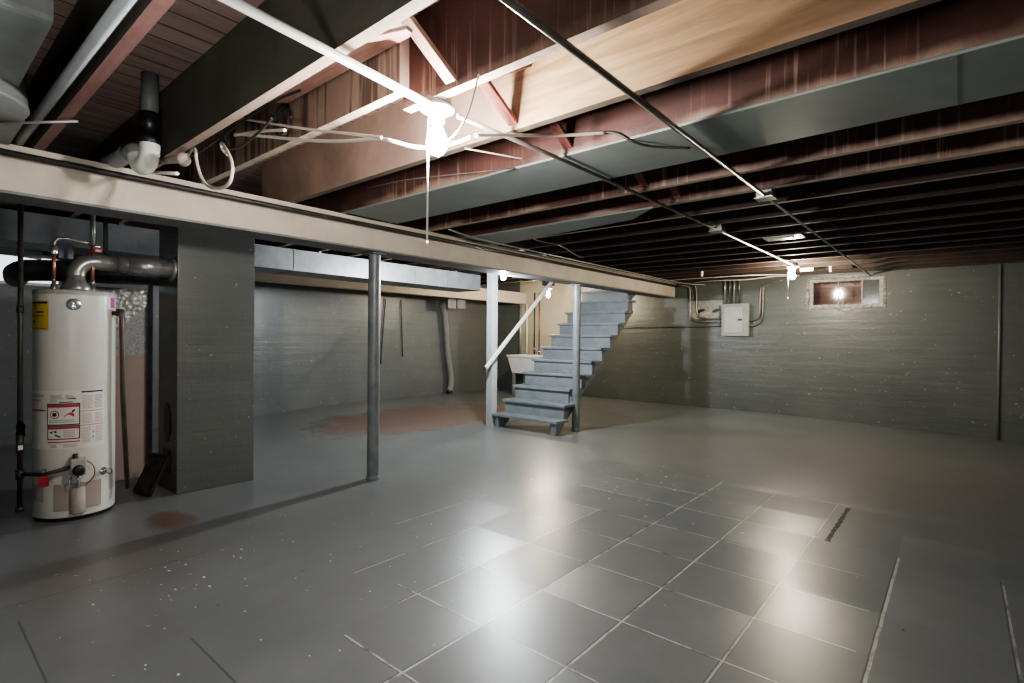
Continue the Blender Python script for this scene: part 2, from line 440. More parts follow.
# back wall with window hole
wx0, wx1, wz0, wz1 = -1.75, -.815, 1.745, 2.175
w = MB().box((XL - T, YB, -.2), (wx0, YB + T, ZT + .06)).box((wx1, YB, -.2), (XR + T, YB + T, ZT + .06)).box((wx0, YB, -.2), (wx1, YB + T, wz0)).box((wx0, YB, wz1), (wx1, YB + T, ZT + .06))
struct(w, 'wall_back', 'wall_back', 'grey painted masonry wall at the far end, with small window', 'wall')
# left wall with window hole
ly0, ly1, lz0, lz1 = .62, 1.36, 1.80, 2.16
w = MB().box((XL - T, YF, -.2), (XL, ly0, ZT + .06)).box((XL - T, ly1, -.2), (XL, YB, ZT + .06)).box((XL - T, ly0, -.2), (XL, ly1, lz0)).box((XL - T, ly0, lz1), (XL, ly1, ZT + .06))
struct(w, 'wall_left', 'wall_left', 'grey painted brick wall on the left', 'wall')
struct(MB().box((XR, YF, -.2), (XR + T, YB, ZT + .06)), 'wall_right', 'wall_left')
struct(MB().box((XL - T, YF - T, -.2), (XR + T, YF, ZT + .06)), 'wall_front', 'wall_left')
# brick light well outside the back window
struct(MB().box((wx0 - .25, YB + .75, 1.5), (wx1 + .25, YB + .85, 2.9)).box((wx0 - .25, YB + T, 1.5), (wx0 - .15, YB + .75, 2.9)).box((wx1 + .15, YB + T, 1.5), (wx1 + .25, YB + .75, 2.9)).box((wx0 - .25, YB + T, 1.4), (wx1 + .25, YB + .85, 1.5)), 'wall_well', 'well')

# windows
win = bpy.data.objects.new('window_1', None); COL.objects.link(win); win.location = (-1.28, YB + .06, wz0); WORLD['window_1'] = Vector(win.location)
tag(win, 'small three-pane basement window in the far wall', 'window', kind='structure')
f = MB()
y0, y1 = YB + .03, YB + .10
f.box((wx0, y0, wz0), (wx1, y1, wz0 + .05)).box((wx0, y0, wz1 - .04), (wx1, y1, wz1)).box((wx0, y0, wz0 + .05), (wx0 + .05, y1, wz1 - .04)).box((wx1 - .05, y0, wz0 + .05), (wx1, y1, wz1 - .04))
f.box((-1.08, y0 + .01, wz0 + .05), (-1.062, y1 - .01, wz1 - .04)).box((-1.375, y0 + .02, wz0 + .05), (-1.36, y1 - .01, wz1 - .04))
f.build('window_frame', 'mortar', win)
MB().box((wx0 + .05, YB + .06, wz0 + .05), (-1.08, YB + .066, wz1 - .04)).build('pane', 'glass', win)
tag(MB().box((-1.062, YB + .055, wz0 + .05), (wx1 - .05, YB + .062, wz1 - .04)).build('pane', 'glass_grey', win), 'reflection-grey pane')
MB().box((-1.31, y0 - .02, wz0 + .045), (-1.28, y0 + .01, wz0 + .10), .004).build('latch', 'black', win)
# ragged mortar round the window
mo = MB()
random.seed(3)
def lumps(p0, p1, n, r):
    for i in range(n):
        q = Vector(p0).lerp(Vector(p1), (i + .5) / n)
        s_ = r * random.uniform(.4, 1.5); q = q + Vector((random.uniform(-1, 1), 0, random.uniform(-1, 1))) * r * .5
        bmesh.ops.create_icosphere(mo.bm, subdivisions=1, radius=1, matrix=Matrix.Translation((q.x, YB - .002, q.z + random.uniform(-.01, .01))) @ Matrix.Diagonal((s_ * 1.7, .018, s_, 1)))
lumps((-1.78, 0, 1.735), (-.95, 0, 1.735), 60, .014); lumps((-1.35, 0, 1.715), (-1.25, 0, 1.715), 3, .026)
lumps((-1.765, 0, 1.76), (-1.765, 0, 2.16), 34, .014); lumps((-.79, 0, 1.72), (-.79, 0, 2.17), 30, .009); lumps((-1.75, 0, 2.185), (-.8, 0, 2.185), 44, .010)
struct(mo, 'trim_1', 'mortar', 'rough pale mortar smeared round the far window', 'trim')
win2 = bpy.data.objects.new('window_2', None); COL.objects.link(win2); win2.location = (XL - .06, .99, lz0); WORLD['window_2'] = Vector(win2.location)
tag(win2, 'bright basement window in left wall behind the water heater', 'window', kind='structure')
f = MB(); a, b = XL - .10, XL - .04
f.box((a, ly0, lz0), (b, ly1, lz0 + .035)).box((a, ly0, lz1 - .035), (b, ly1, lz1)).box((a, ly0, lz0 + .035), (b, ly0 + .035, lz1 - .035)).box((a, ly1 - .035, lz0 + .035), (b, ly1, lz1 - .035)).box((a + .01, .985, lz0 + .035), (b - .01, 1.005, lz1 - .035))
f.build('window_frame', 'rail', win2)
MB().box((XL - .075, ly0 + .035, lz0 + .035), (XL - .068, ly1 - .035, lz1 - .035)).build('pane', 'glass', win2)

# ------------------------------------------------------------------ joists
def joist(x0, x1, y, face, edge, label, group=None, th=.045, z0=2.24, name='ceiling_joist'):
    m = MB().box((x0, y, z0), (x1, y + th, ZT))
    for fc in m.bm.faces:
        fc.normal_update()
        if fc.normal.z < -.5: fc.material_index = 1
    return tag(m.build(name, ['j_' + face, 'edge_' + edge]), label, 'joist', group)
G = 'ceiling joists'
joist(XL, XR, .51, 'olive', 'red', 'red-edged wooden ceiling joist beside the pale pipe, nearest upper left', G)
joist(XL, XR, 1.0, 'olive', 'pink', 'dark olive joist with pink underside between drain pipe and loose cables', G)
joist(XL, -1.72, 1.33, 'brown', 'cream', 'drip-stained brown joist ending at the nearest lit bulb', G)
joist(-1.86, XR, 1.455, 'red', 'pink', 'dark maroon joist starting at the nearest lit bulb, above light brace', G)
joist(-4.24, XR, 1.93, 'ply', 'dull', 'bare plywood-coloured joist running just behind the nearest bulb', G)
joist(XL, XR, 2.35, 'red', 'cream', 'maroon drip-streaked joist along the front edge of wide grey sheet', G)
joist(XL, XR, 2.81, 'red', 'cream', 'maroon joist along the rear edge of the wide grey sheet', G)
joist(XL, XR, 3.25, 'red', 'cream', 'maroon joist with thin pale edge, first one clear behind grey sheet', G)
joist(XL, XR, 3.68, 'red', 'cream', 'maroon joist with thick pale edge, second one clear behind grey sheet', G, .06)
ords = ['first', 'second', 'third', 'fourth', 'fifth', 'sixth', 'seventh', 'eighth', 'ninth', 'tenth', 'eleventh', 'twelfth']
far = [4.13 + .4355 * i for i in range(12)]
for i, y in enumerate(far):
    joist(XL if y < 7.2 else -3.85, XR, y, 'far', 'dull' if i else 'pink', 'dark far ceiling joist, %s from the back wall' % ords[len(far) - 1 - i], G, .04)  # face and edge colours hold the dimness of the far ceiling

# cross bracing between the joists
def brace(y0, y1, flip, mat, label, x):
    za, zb = (2.52, 2.27) if not flip else (2.27, 2.52)
    m = MB().obox((x, y0, za), (x + .0, y1, zb), .055, .022, (0, 0, 1), .002)
    return tag(m.build('bridging_brace', mat), label, 'brace', 'diagonal braces between joists')
brace(1.047, 1.452, False, 'pinkwood', 'pale pink diagonal wood brace just above the nearest bulb', -1.55)
brace(1.503, 1.928, False, 'redwood', 'red diagonal brace against bare plywood-coloured joist', -1.63)
brace(1.503, 1.928, True, 'redwood', 'red diagonal brace crossing behind another by the plywood-coloured joist', -1.55)
brace(1.977, 2.348, False, 'redwood', 'red diagonal brace ending at the front edge of grey sheet', -1.60)
brace(1.977, 2.348, True, 'redwood', 'red crossing brace just ahead of the grey sheet', -1.53)
brace(2.857, 3.247, False, 'redwood', 'dark red brace in first bay behind grey sheet', -1.6)
brace(3.297, 3.677, False, 'redwood', 'dark red brace in second bay behind grey sheet', -1.55)
nb = MB().poly([(-3.05, 1.05, 2.425), (-2.9, 1.2, 2.425), (-2.75, 1.16, 2.425), (-2.6, 1.31, 2.425), (-1.59, 1.325, 2.425), (-1.59, 1.05, 2.425)], (0, 0, .02)).build('nailer_board', 'pinkboard')
tag(nb, 'pink stained flat board between the olive joist and drip-stained joist', 'board')
tag(MB().obox((-1.72, 1.06, 2.305), (-1.40, 1.12, 2.269), .028, .014).build('wood_lath', 'pinkwood'), 'thin pale wood strip between joists left of the pink brace', 'wood strip')
# sheet metal closing joist bays
tag(MB().box((-3.72, 2.352, 2.228), (XR, 2.853, 2.239)).box((-.02, 2.352, 2.2265), (-.012, 2.853, 2.228)).build('bay_cover_sheet', 'panel_sheet'), 'wide grey-green metal sheet closing the bay between two joists', 'sheet')
tag(MB().poly([(-3.72, 3.69, 2.228), (-1.75, 3.69, 2.228), (-2.05, 3.95, 2.228), (-3.72, 4.16, 2.228)], (0, 0, .011)).build('bay_cover_sheet', 'panel_sheet'), 'short tapered grey metal sheet farther back over the beam', 'sheet')

# ------------------------------------------------------------------ beams
b = thing('support_beam', 'long cream painted main beam crossing the basement on posts', 'beam', (-3.92, 3.0, 1.985), 'cream painted beams')
BY1 = YB - .15
MB().box((-4.05, YF, 1.995), (-3.81, BY1, 2.19)).build('beam_body', 'beam', b)
MB().box((-4.06, YF, 1.980), (-3.795, BY1 - .01, 1.995)).build('bottom_plate', 'beam_grey', b)
MB().box((-4.06, YF, 2.19), (-3.79, BY1, 2.238)).build('top_plate', 'beam', b)
b = thing('support_beam', 'smaller cream beam near the left wall, above the laundry sink', 'beam', (-7.35, 3.0, 2.0), 'cream painted beams')
MB().box((-7.45, 2.6, 2.0), (-7.28, YB, 2.238)).build('beam_body', 'beam', b)

# ducts
d = thing('metal_duct', 'long light grey rectangular duct hanging behind the main beam', 'duct', (-5.85, 3, 1.97))
MB().box((-6.1, -2.5, 1.97), (-5.6, 5.88, 2.205)).build('duct_body', 'galv', d)
for y in (1.9, 2.9, 3.9, 4.6, 5.2): MB().box((-6.105, y, 1.965), (-5.595, y + .012, 2.21)).build('seam_cleat', 'galv', d)
for y in (3.26, 1.34, 5.45): MB().box((-6.0, y, 2.204), (-5.7, y + .03, 2.239)).build('hanger', 'galv', d)
d = thing('duct_boot', 'grey metal duct with round boot at the top left corner', 'duct', (-2.9, .1, 2.2))
MB().box((-3.02, -.5, 2.27), (-2.28, .36, ZT - .004), .02).build('duct_body', 'galv_dull', d)
MB().lathe([(0, 0), (.25, 0), (.255, .01), (.25, .02), (.24, .2), (.2, .28)], (-3.13, .155, 2.20), 36).build('round_boot', 'galv', d)
tag(MB().box((-3.78, -.3, 2.225), (-3.30, .415, 2.238)).build('bay_cover_sheet', 'panel_sheet'), 'grey metal sheet between joists under round boot at far left', 'sheet')
tag(MB().tube([(-3.86, .455, 2.262), (-1.2, .475, 2.262)], .022, 14).build('overhead_pipe', 'pvc_grey'), 'pale grey pipe running along joist at the upper left', 'pipe')
tag(MB().tube([(-3.42, .24, 2.19), (-3.05, .56, 2.21)], .006, 8).build('steel_rod', 'conduit_light'), 'thin short steel rod crossing under the pale upper left pipe', 'rod')

# ------------------------------------------------------------------ posts
def steel_post(x, y, label):
    p = thing('steel_post', label, 'post', (x, y, 0), 'round steel posts')
    MB().lathe([(.052, 0), (.052, 1.968)], (x, y, 0), 28).build('pole', 'steel_grey', p)
    MB().box((x - .085, y - .07, 1.966), (x + .085, y + .07, 1.980), .003).build('cap_plate', 'steel_grey', p)
    MB().lathe([(.058, 0), (.058, .03), (.052, .036)], (x, y, 0), 28).build('base_collar', 'steel_grey', p)
steel_post(-3.915, 2.765, 'grey round steel post standing alone nearest the camera')
steel_post(-3.935, 6.02, 'grey round steel post in front of the stairs')
p = thing('wooden_post', 'square pale grey wooden post left of the stairs', 'post', (-5.06, 5.56, 0))
MB().box((-5.115, 5.505, 0), (-5.005, 5.615, 2.238), .004).build('post_shaft', 'post_white', p)

# ------------------------------------------------------------------ stairs
XLs, XRs, Y0, RUN, RISE = -5.0, -3.86, 5.28, .223, .187
st = thing('staircase', 'grey painted wooden basement staircase rising to the back wall', 'stairs', (-4.45, 5.5, 0))
def xr(i): return (-3.88, -3.92, -4.0)[i - 1] if i <= 3 else (-3.88 if i <= 9 else (-3.95 if i == 10 else -4.07))
for i in range(1, 14):
    y = Y0 + i * RUN; z = i * RISE
    xl = XLs + (.0)
    MB().box((xl, y, z - .035), (xr(i), y + RUN + .03, z), .006).build('tread', 'stair', st)
    if i > 1:
        MB().box((xl + .03, y + .03, z - RISE), (xr(i) - .03, y + .05, z - .035)).build('riser', 'stair', st)
def stringer(x0, x1, n0, n1, name='stringer'):
    top = []
    for i in range(n0, n1 + 1):
        y = Y0 + i * RUN + .056; z = i * RISE - .037
        top += [(x0, y, (i - 1) * RISE - .037 if i > n0 else max(0, (i - 1) * RISE - .037)), (x0, y, z)]
    ye = Y0 + (n1 + 1) * RUN
    pts = top + [(x0, ye, n1 * RISE - .037), (x0, ye, n1 * RISE - .20)]
    yb = Y0 + n0 * RUN + (.20 if n0 == 1 else .05)
    zb = (n0 - 1) * RISE
    pts += [(x0, yb, max(0, zb - .0 if n0 > 1 else 0))]
    return MB().poly(pts, (x1 - x0, 0, 0)).build(name, 'stair', st)
stringer(-4.97, -4.93, 1, 13)
stringer(-4.035, -3.995, 1, 10)
stringer(-4.13, -4.09, 10, 13)
# short blocks under the first step
MB().box((-3.99, Y0 + RUN + .02, 0), (-3.91, Y0 + RUN + .09, .152)).build('step_block', 'stair', st)
MB().box((-4.95, Y0 + RUN + .02, 0), (-4.90, Y0 + RUN + .09, .152)).build('step_block', 'stair', st)
h = thing('handrail', 'white sloping handrail along the left side of stairs', 'handrail', (-4.968, 5.4, .84))
MB().obox((-4.968, 5.34, .835), (-4.968, 6.98, 2.25), .034, .052, (0, 0, 1), .006).build('rail', 'rail', h)
MB().tube([(-4.968, 5.56, 1.02), (-4.99, 5.56, .985), (-5.004, 5.56, .97)], .012).build('bracket', 'conduit', h)

# ------------------------------------------------------------------ chimney
ch = thing('brick_chimney', 'grey painted brick chimney column beside the water heater', 'chimney', (-4.87, 1.765, 0))
m = MB().box((-5.09, 1.47, 0), (-4.65, 2.06, 2.238), .006)
m.build('shaft', 'chimney', ch)
MB().box((-4.95, 1.464, .13), (-4.80, 1.471, .33)).build('cleanout_opening', 'black', ch)
MB().lathe([(.05, 0), (.09, .004), (.098, .02), (.075, .03)], (-4.74, 1.44, 1.765), 24, (0, 1, 0)).build('flue_thimble', 'flue', ch)
soot = MB()
v = [soot.bm.verts.new((-4.86 + .07 * math.cos(a * PI / 8) * (1 + .2 * math.sin(3 * a)), 1.4645, .55 + .16 * math.sin(a * PI / 8))) for a in range(16)]
soot.bm.faces.new(v); soot.build('soot_patch', 'black', ch)
g = thing('metal_grate', 'dark metal grate leaning against the chimney foot', 'grate', (-4.83, 1.36, 0))
gm = MB(); A = Vector((-4.96, 1.275, .012)); U = Vector((.22, .04, 0)); W = Vector((-.02, .13, .27))
for s_ in (0, 1): gm.obox(A + U * s_, A + U * s_ + W, .022, .022); gm.obox(A + W * s_, A + W * s_ + U, .022, .022)
gm.build('frame', 'dark_iron', g)
gs = MB()
for k in range(1, 8): gs.obox(A + U * k / 8, A + U * k / 8 + W, .008, .012)
gs.build('bars', 'dark_iron', g)

# ------------------------------------------------------------------ water heater
cx, cy, R0 = -4.73, .863, .225; HC = (cx, cy)
wh = thing('water_heater', 'white gas water heater tank with warning labels, left of the chimney', 'water heater', (cx, cy, 0))
MB().lathe([(0, .0), (R0 - .012, .0), (R0 - .006, .028)], (cx, cy, 0), 64).build('base_ring', 'dark_iron', wh)
MB().lathe([(R0 - .003, .026), (R0, .034), (R0, 1.515)], (cx, cy, 0), 72).build('tank_jacket', 'tank', wh)
MB().lathe([(R0 + .003, 1.512), (R0 + .003, 1.540), (R0 - .01, 1.546), (.05, 1.556), (0, 1.556)], (cx, cy, 0), 72).build('top_cap', 'tank_top', wh)
E1, E2, E3 = R0 + .0012, R0 + .0022, R0 + .003
m = MB().patch(HC, E1, -95.5, -48, 1.272, 1.468)
m.use(1).patch(HC, E2, -93, -50, 1.448, 1.462).patch(HC, E2, -90, -56, 1.365, 1.369).patch(HC, E2, -72, -56, 1.388, 1.397).patch(HC, E2, -92, -52, 1.283, 1.286).patch(HC, E2, -84, -76, 1.325, 1.335).patch(HC, E2, -78, -74, 1.425, 1.440)
tag(m.build('energy_label', ['yellow', 'ink_black'], wh), 'yellow paper label with black print')
m = MB()
tb = math.radians(-12.7); bc = Vector((cx + R0 * math.cos(tb), cy + R0 * math.sin(tb), 1.447)); bd = Vector((math.cos(tb), math.sin(tb), 0))
m.lathe([(.040, 0), (.040, .003), (.034, .006), (0, .007)], bc, 28, bd)
side = Vector((-bd.y, bd.x, 0)); q = bc + bd * .009
m.use(1).obox(q - side * .014 + Vector((0, 0, .018)), q - side * .014 - Vector((0, 0, .018)), .009, .003, bd).obox(q + side * .012 + Vector((0, 0, .016)), q + side * .012 - Vector((0, 0, .016)), .009, .003, bd).obox(q - side * .012, q + side * .012, .003, .008, bd)
tag(m.build('badge', ['chrome', 'bluegrey'], wh), 'round chrome badge')
m = MB().patch(HC, E1, 38, 60, 1.43, 1.512).use(1).patch(HC, E2, 46, 60, 1.435, 1.508)
m.build('rating_label', ['paper', 'purple'], wh)
# instruction labels: base paper + rows of print
m = MB().patch(HC, E1, -90, 33, .485, .872, 24)
m.use(1)
def rows(t0, t1, z1, z0, n, mi):
    m.use(mi)
    for k in range(n):
        z = z1 - (z1 - z0) * (k + .5) / n; hh = (z1 - z0) / n * .26
        m.patch(HC, E2, t0, t0 + (t1 - t0) * random.choice((1, 1, .96, .85)), z - hh, z + hh)
random.seed(11)
rows(-45, -26, .846, .815, 5, 1); rows(-24, -12, .846, .815, 4, 1); rows(-45, -34, .81, .795, 2, 1)
m.use(3).patch(HC, E2, -21, -9.5, .815, .823).patch(HC, E2, -32, -13, .793, .799)
rows(-87, -55, .85, .83, 2, 1); rows(-87, -55, .815, .80, 2, 1); m.use(2).patch(HC, E2, -87, -53, .738, .748)
m.use(3).patch(HC, E2, -2.5, 30, .855, .866)
rows(-2, 14, .838, .745, 10, 4); rows(16, 30, .838, .745, 9, 1)
m.use(2).patch(HC, E2, -3, 31, .728, .732); rows(-2, 13, .715, .645, 8, 4); rows(17, 30, .715, .645, 8, 4)
m.use(2).patch(HC, E2, -3, 31, .633, .637); rows(-2, 11, .625, .515, 11, 4); rows(18, 30, .625, .515, 11, 4); m.use(3).patch(HC, E2, 13.5, 15, .58, .592).patch(HC, E2, 13.5, 15, .545, .557)
# first warning box
m.use(3).patch(HC, E2, -49.5, -4, .642, .788)
m.use(0).patch(HC, E3, -48, -5.5, .650, .78)
E4, E5 = E3 + .0007, E3 + .0014
m.use(2).patch(HC, E4, -48, -5.5, .762, .779)
def disc(t0, z0, rad, E, n=20):
    vs = [m.bm.verts.new((cx + E * math.cos(math.radians(t0) + rad * math.cos(a) / E), cy + E * math.sin(math.radians(t0) + rad * math.cos(a) / E), z0 + rad * math.sin(a))) for a in [2 * PI * k / n for k in range(n)]]
    m._tag([m.bm.faces.new(vs)])
def shape(pts, E):
    vs = [m.bm.verts.new((cx + E * math.cos(math.radians(t)), cy + E * math.sin(math.radians(t)), z)) for t, z in pts]
    m._tag([m.bm.faces.new(vs)])
m.use(2); disc(-38, .715, .026, E4); m.use(0); disc(-38, .715, .021, E5); m.use(3); disc(-38, .715, .013, E5 + .0006)
m.use(2); shape([(-26, .70), (-12, .70), (-11.5, .718), (-17, .728), (-20, .722)], E4)
m.use(3); shape([(-15.5, .722), (-11, .735), (-11, .75), (-14.5, .74)], E5)
rows2 = [(-46, -12, .676), (-46, -8, .664)]
m.use(1)
for a0, a1, z in rows2: m.patch(HC, E4, a0, a1, z - .0025, z + .0025)
# second warning box
m.use(3).patch(HC, E2, -49, -4, .548, .640)
m.use(0).patch(HC, E3, -47.5, -5.5, .555, .633)
m.use(2).patch(HC, E4, -47.5, -5.5, .618, .632)
m.use(3); shape([(-45, .592), (-35, .594), (-35, .606), (-38, .608), (-45, .601)], E4); shape([(-38, .575), (-30, .562), (-29, .569), (-37, .585)], E4)
m.use(4)
for k in range(5): m.patch(HC, E4, -26, -11, .605 - .010 * k - .003, .605 - .010 * k + .003)
m.use(2).patch(HC, E2, -48.5, -4, .528, .536)
rows(-45, -34, .518, .495, 3, 1); rows(-26, -7, .518, .495, 3, 1)
tag(m.build('instruction_labels', ['paper', 'ink', 'ink_red', 'ink_black', 'ink_pink'], wh, keep_normals=False), 'white printed labels with red and black warning boxes')
# access panels
m = MB().patch(HC, R0 + .004, -39, 27, .072, .252, 16)
m.patch(HC, R0 + .0035, -38.5, 26.5, .072, .076)
tag(m.build('burner_cover', 'tan_metal', wh), 'tan metal cover')
m = MB(); tc = math.radians(-7); c0 = Vector((cx + (R0 + .002) * math.cos(tc), cy + (R0 + .002) * math.sin(tc), 0))
m.lathe([(0, .045), (.040, .05), (.042, .06), (.042, .222), (0, .226)], c0, 24)
m.build('burner_tube_cover', 'tan_metal', wh)
MB().patch(HC, E1, -94, -56, .136, .248).build('side_patch', 'tank_top', wh)
MB().patch(HC, E1, 44, 66, .158, .276).build('side_patch', 'tank_top', wh)
# gas valve
d_ = Vector((math.cos(tc), math.sin(tc), 0)); s_ = Vector((-d_.y, d_.x, 0)); c1 = Vector((cx, cy, 0)) + d_ * (R0 + .045)
gv = MB().obox(c1 + Vector((0, 0, .315)), c1 + Vector((0, 0, .425)), .085, .085, d_, .006).build('gas_valve', 'tank_top', wh)
MB().lathe([(.034, 0), (.034, .022), (.028, .028), (0, .028)], c1 + d_ * .042 + Vector((0, 0, .352)), 24, d_).build('dial', 'black', gv)
MB().lathe([(.016, 0), (.016, .03), (0, .032)], c1 - s_ * .015 + Vector((0, 0, .425)), 16).build('pilot_knob', 'black', gv)
MB().tube([c1 + Vector((0, 0, .318)) + d_ * .01, c1 + Vector((0, 0, .26)) + d_ * .005, c1 + Vector((0, 0, .222)) - d_ * .02], .010).tube([c1 + Vector((0, 0, .318)) - s_ * .03, c1 + Vector((0, 0, .27)) - s_ * .045, c1 + Vector((0, 0, .23)) - s_ * .04], .004).build('gas_tube', 'chrome', wh)
MB().tube([c1 + s_ * .042 + Vector((0, 0, .405)), c1 + s_ * .085 + Vector((0, 0, .36)) - d_ * .02, c1 + s_ * .09 + Vector((0, 0, .29)) - d_ * .02, c1 + s_ * .06 + Vector((0, 0, .25)) - d_ * .03, c1 + s_ * .04 + Vector((0, 0, .235)) - d_ * .03], .0035, 8, 2).build('igniter_wire', 'redwood', wh)
td = math.radians(31); dd = Vector((math.cos(td), math.sin(td), 0)); pd = Vector((cx, cy, .30)) + dd * R0
MB().lathe([(.026, 0), (.026, .006), (.014, .008), (.014, .04), (.02, .042), (.02, .058), (0, .06)], pd, 18, dd).build('drain_valve', 'chrome', wh)
# relief discharge pipe
tr = math.radians(54); rd = Vector((math.cos(tr), math.sin(tr), 0)); pr = Vector((cx, cy, 1.40)) + rd * R0
rp = MB().tube([pr - rd * .004, pr + rd * .05, pr + rd * .055 + Vector((0, 0, -.03)), pr + rd * .06 + Vector((.0, .005, -.6)), pr + rd * .07 + Vector((-.02, .03, -1.26))], .016, 12).build('relief_pipe', 'rust_iron', wh)
MB().lathe([(.026, 0), (.026, .05), (0, .052)], pr + rd * .045 + Vector((0, 0, -.02)), 16).build('relief_valve', 'rust_iron', wh)
# hood and water nipples
MB().lathe([(.085, 1.556), (.088, 1.575), (.06, 1.62), (.052, 1.66)], (cx, cy, 0), 28).build('draft_hood', 'flue', wh)

# flue from heater to chimney
fl = thing('flue_pipe', 'metal flue elbow and pipe running from heater top into chimney', 'flue pipe', (cx, cy, 1.66))
P = [(cx, cy, 1.645)] + [(cx, cy + .10 - .10 * math.cos(a * PI / 10), 1.665 + .10 * math.sin(a * PI / 10)) for a in range(6)] + [(cx, 1.12, 1.765)]
MB().tube(P, .055, 20).build('elbow', 'flue', fl)
MB().tube([(cx, 1.10, 1.765), (cx, 1.30, 1.765)], .062, 20).build('pipe_section', 'flue', fl)
MB().tube([(cx, 1.16, 1.765), (cx, 1.442, 1.765)], .072, 20).build('collar', 'flue', fl)
f2 = thing('flue_pipe', 'large dark flue pipe behind the heater, in front of bright window', 'flue pipe', (-5.6, .7, 1.75))
MB().tube([(-6.3, .74, 1.74), (-5.75, .68, 1.74), (-5.55, .75, 1.75), (-5.35, 1.15, 1.75), (-5.3, 1.30, 1.75), (-5.2, 1.47, 1.75), (-5.2, 1.7, 1.75)], .085, 20, 1).build('pipe_section', 'flue_dark', f2)
# copper water lines
def water_line(y, zt, label, extra):
    w_ = thing('water_pipe', label, 'pipe', (cx + .03, y, 1.556), 'copper water pipes over the heater')
    MB().tube([(cx + .03, y, 1.58), (cx + .03, y, zt)], .011, 12).build('copper_riser', 'copper', w_)
    MB().lathe([(.018, 1.545), (.018, 1.585), (.013, 1.59), (.013, 1.62)], (cx + .03, y, 0), 14).build('fitting', 'chrome', w_)
    return w_
w1 = water_line(.74, 1.86, 'copper water pipe rising from the left of heater top', 0)
MB().tube([(cx + .03, .74, 1.80), (cx + .03, .74, 1.87), (cx + .03, .76, 1.90), (cx + .03, .80, 1.905), (cx + .03, .935, 1.89)], .012, 12).build('cross_pipe', 'conduit', w1)
MB().lathe([(.02, 1.79), (.022, 1.80), (.022, 1.84), (.014, 1.85)], (cx + .03, .74, 0), 14).build('union', 'chrome', w1)
w2 = water_line(.95, 1.90, 'copper water pipe with red valve handle over the heater', 0)
MB().tube([(cx + .03, .95, 1.88), (cx + .03, .95, 2.0), (cx + .03, .95, 2.238)], .016, 12).build('upper_pipe', 'flue', w2)
MB().box((cx + .045, .955, 1.83), (cx + .06, 1.0, 1.855), .006).build('valve_handle', 'red', w2)
MB().tube([(cx + .03, .95, 1.87), (cx + .03, .99, 1.875)], .016, 12).build('valve_body', 'chrome', w2)
tag(MB().tube([(-4.75, 1.035, 1.83), (-4.75, 1.035, 2.238)], .014, 12).build('water_pipe', 'flue_dark'), 'short dark pipe end hanging right of red valve handle', 'pipe')
# gas line
gp = thing('gas_pipe', 'dark vertical gas pipe standing left of the water heater', 'pipe', (-4.62, .563, .1))
gx, gy = -4.62, .563
MB().tube([(gx, gy, .10), (gx, gy, 2.238)], .014, 14).build('riser', 'dark_iron', gp)
for r_, za, zb in ((.021, .10, .13), (.022, .31, .37), (.02, .48, .60), (.019, 1.38, 1.43)): MB().lathe([(.013, za), (r_, za), (r_, zb), (.013, zb)], (gx, gy, 0), 14).build('coupling', 'dark_iron', gp)
MB().tube([(gx, gy, .34), (gx + .14, gy + .10, .345), (-4.46, .79, .37), c1 - s_ * .042 + Vector((0, 0, .37))], .013, 12).build('branch', 'dark_iron', gp)
MB().lathe([(.017, 0), (.017, .05)], (-4.50, .66, .322), 14).build('shutoff_cock', 'chrome', gp)
MB().box((-4.495, .635, .262), (-4.475, .685, .335), .009).build('valve_handle', 'red', gp)
m = MB(); vs = [m.bm.verts.new((gx + .017, gy + a_, .60 + b_)) for a_, b_ in ((-.025, .0), (.025, -.012), (.02, .03), (.026, .05), (.015, .075), (-.004, .085), (-.018, .07), (-.022, .04), (-.016, .03))]
m.bm.faces.new(vs); bmesh.ops.solidify(m.bm, geom=m.bm.faces[:], thickness=.004)
tag(m.build('paper_tag', 'cable_white', gp), 'torn cream paper tag')
MB().box((gx + .010, gy - .012, .50), (gx + .0225, gy + .012, .53), .002).build('coupling_glint', 'paper', gp)  # white patch painting a glint of light on the coupling

# boards behind the heater
bd_ = thing('backing_board', 'brown and speckled board standing upright behind the water heater', 'board', (-5.4, 1.2, 0))
MB().box((-5.42, .85, .02), (-5.39, 1.475, 1.07)).build('lower_board', 'brownboard', bd_)
MB().box((-5.425, .85, 1.07), (-5.39, 1.475, 1.64)).build('upper_board', 'speckle', bd_)
m = MB().poly([(-5.388, .86, 1.30), (-5.388, 1.27, 1.30), (-5.388, 1.47, 1.50), (-5.388, 1.47, 1.635), (-5.388, .86, 1.635)], (.006, 0, 0))
m.build('foil_facing', 'foil', bd_)
MB().box((-5.43, 1.475, 0), (-5.38, 1.51, 1.70)).build('edge_strip', 'flue_dark', bd_)
tag(MB().box((-5.56, .885, 1.85), (-5.44, .98, 1.969), .004).build('control_box', 'bluegrey'), 'blue-grey metal box under the duct behind water heater', 'box')
tag(MB().tube([(-6.6, .62, 2.02), (-6.6, .95, 1.99)], .05, 14).build('overhead_pipe', 'pvc_grey'), 'short pale pipe in the dark corner above bright window', 'pipe')

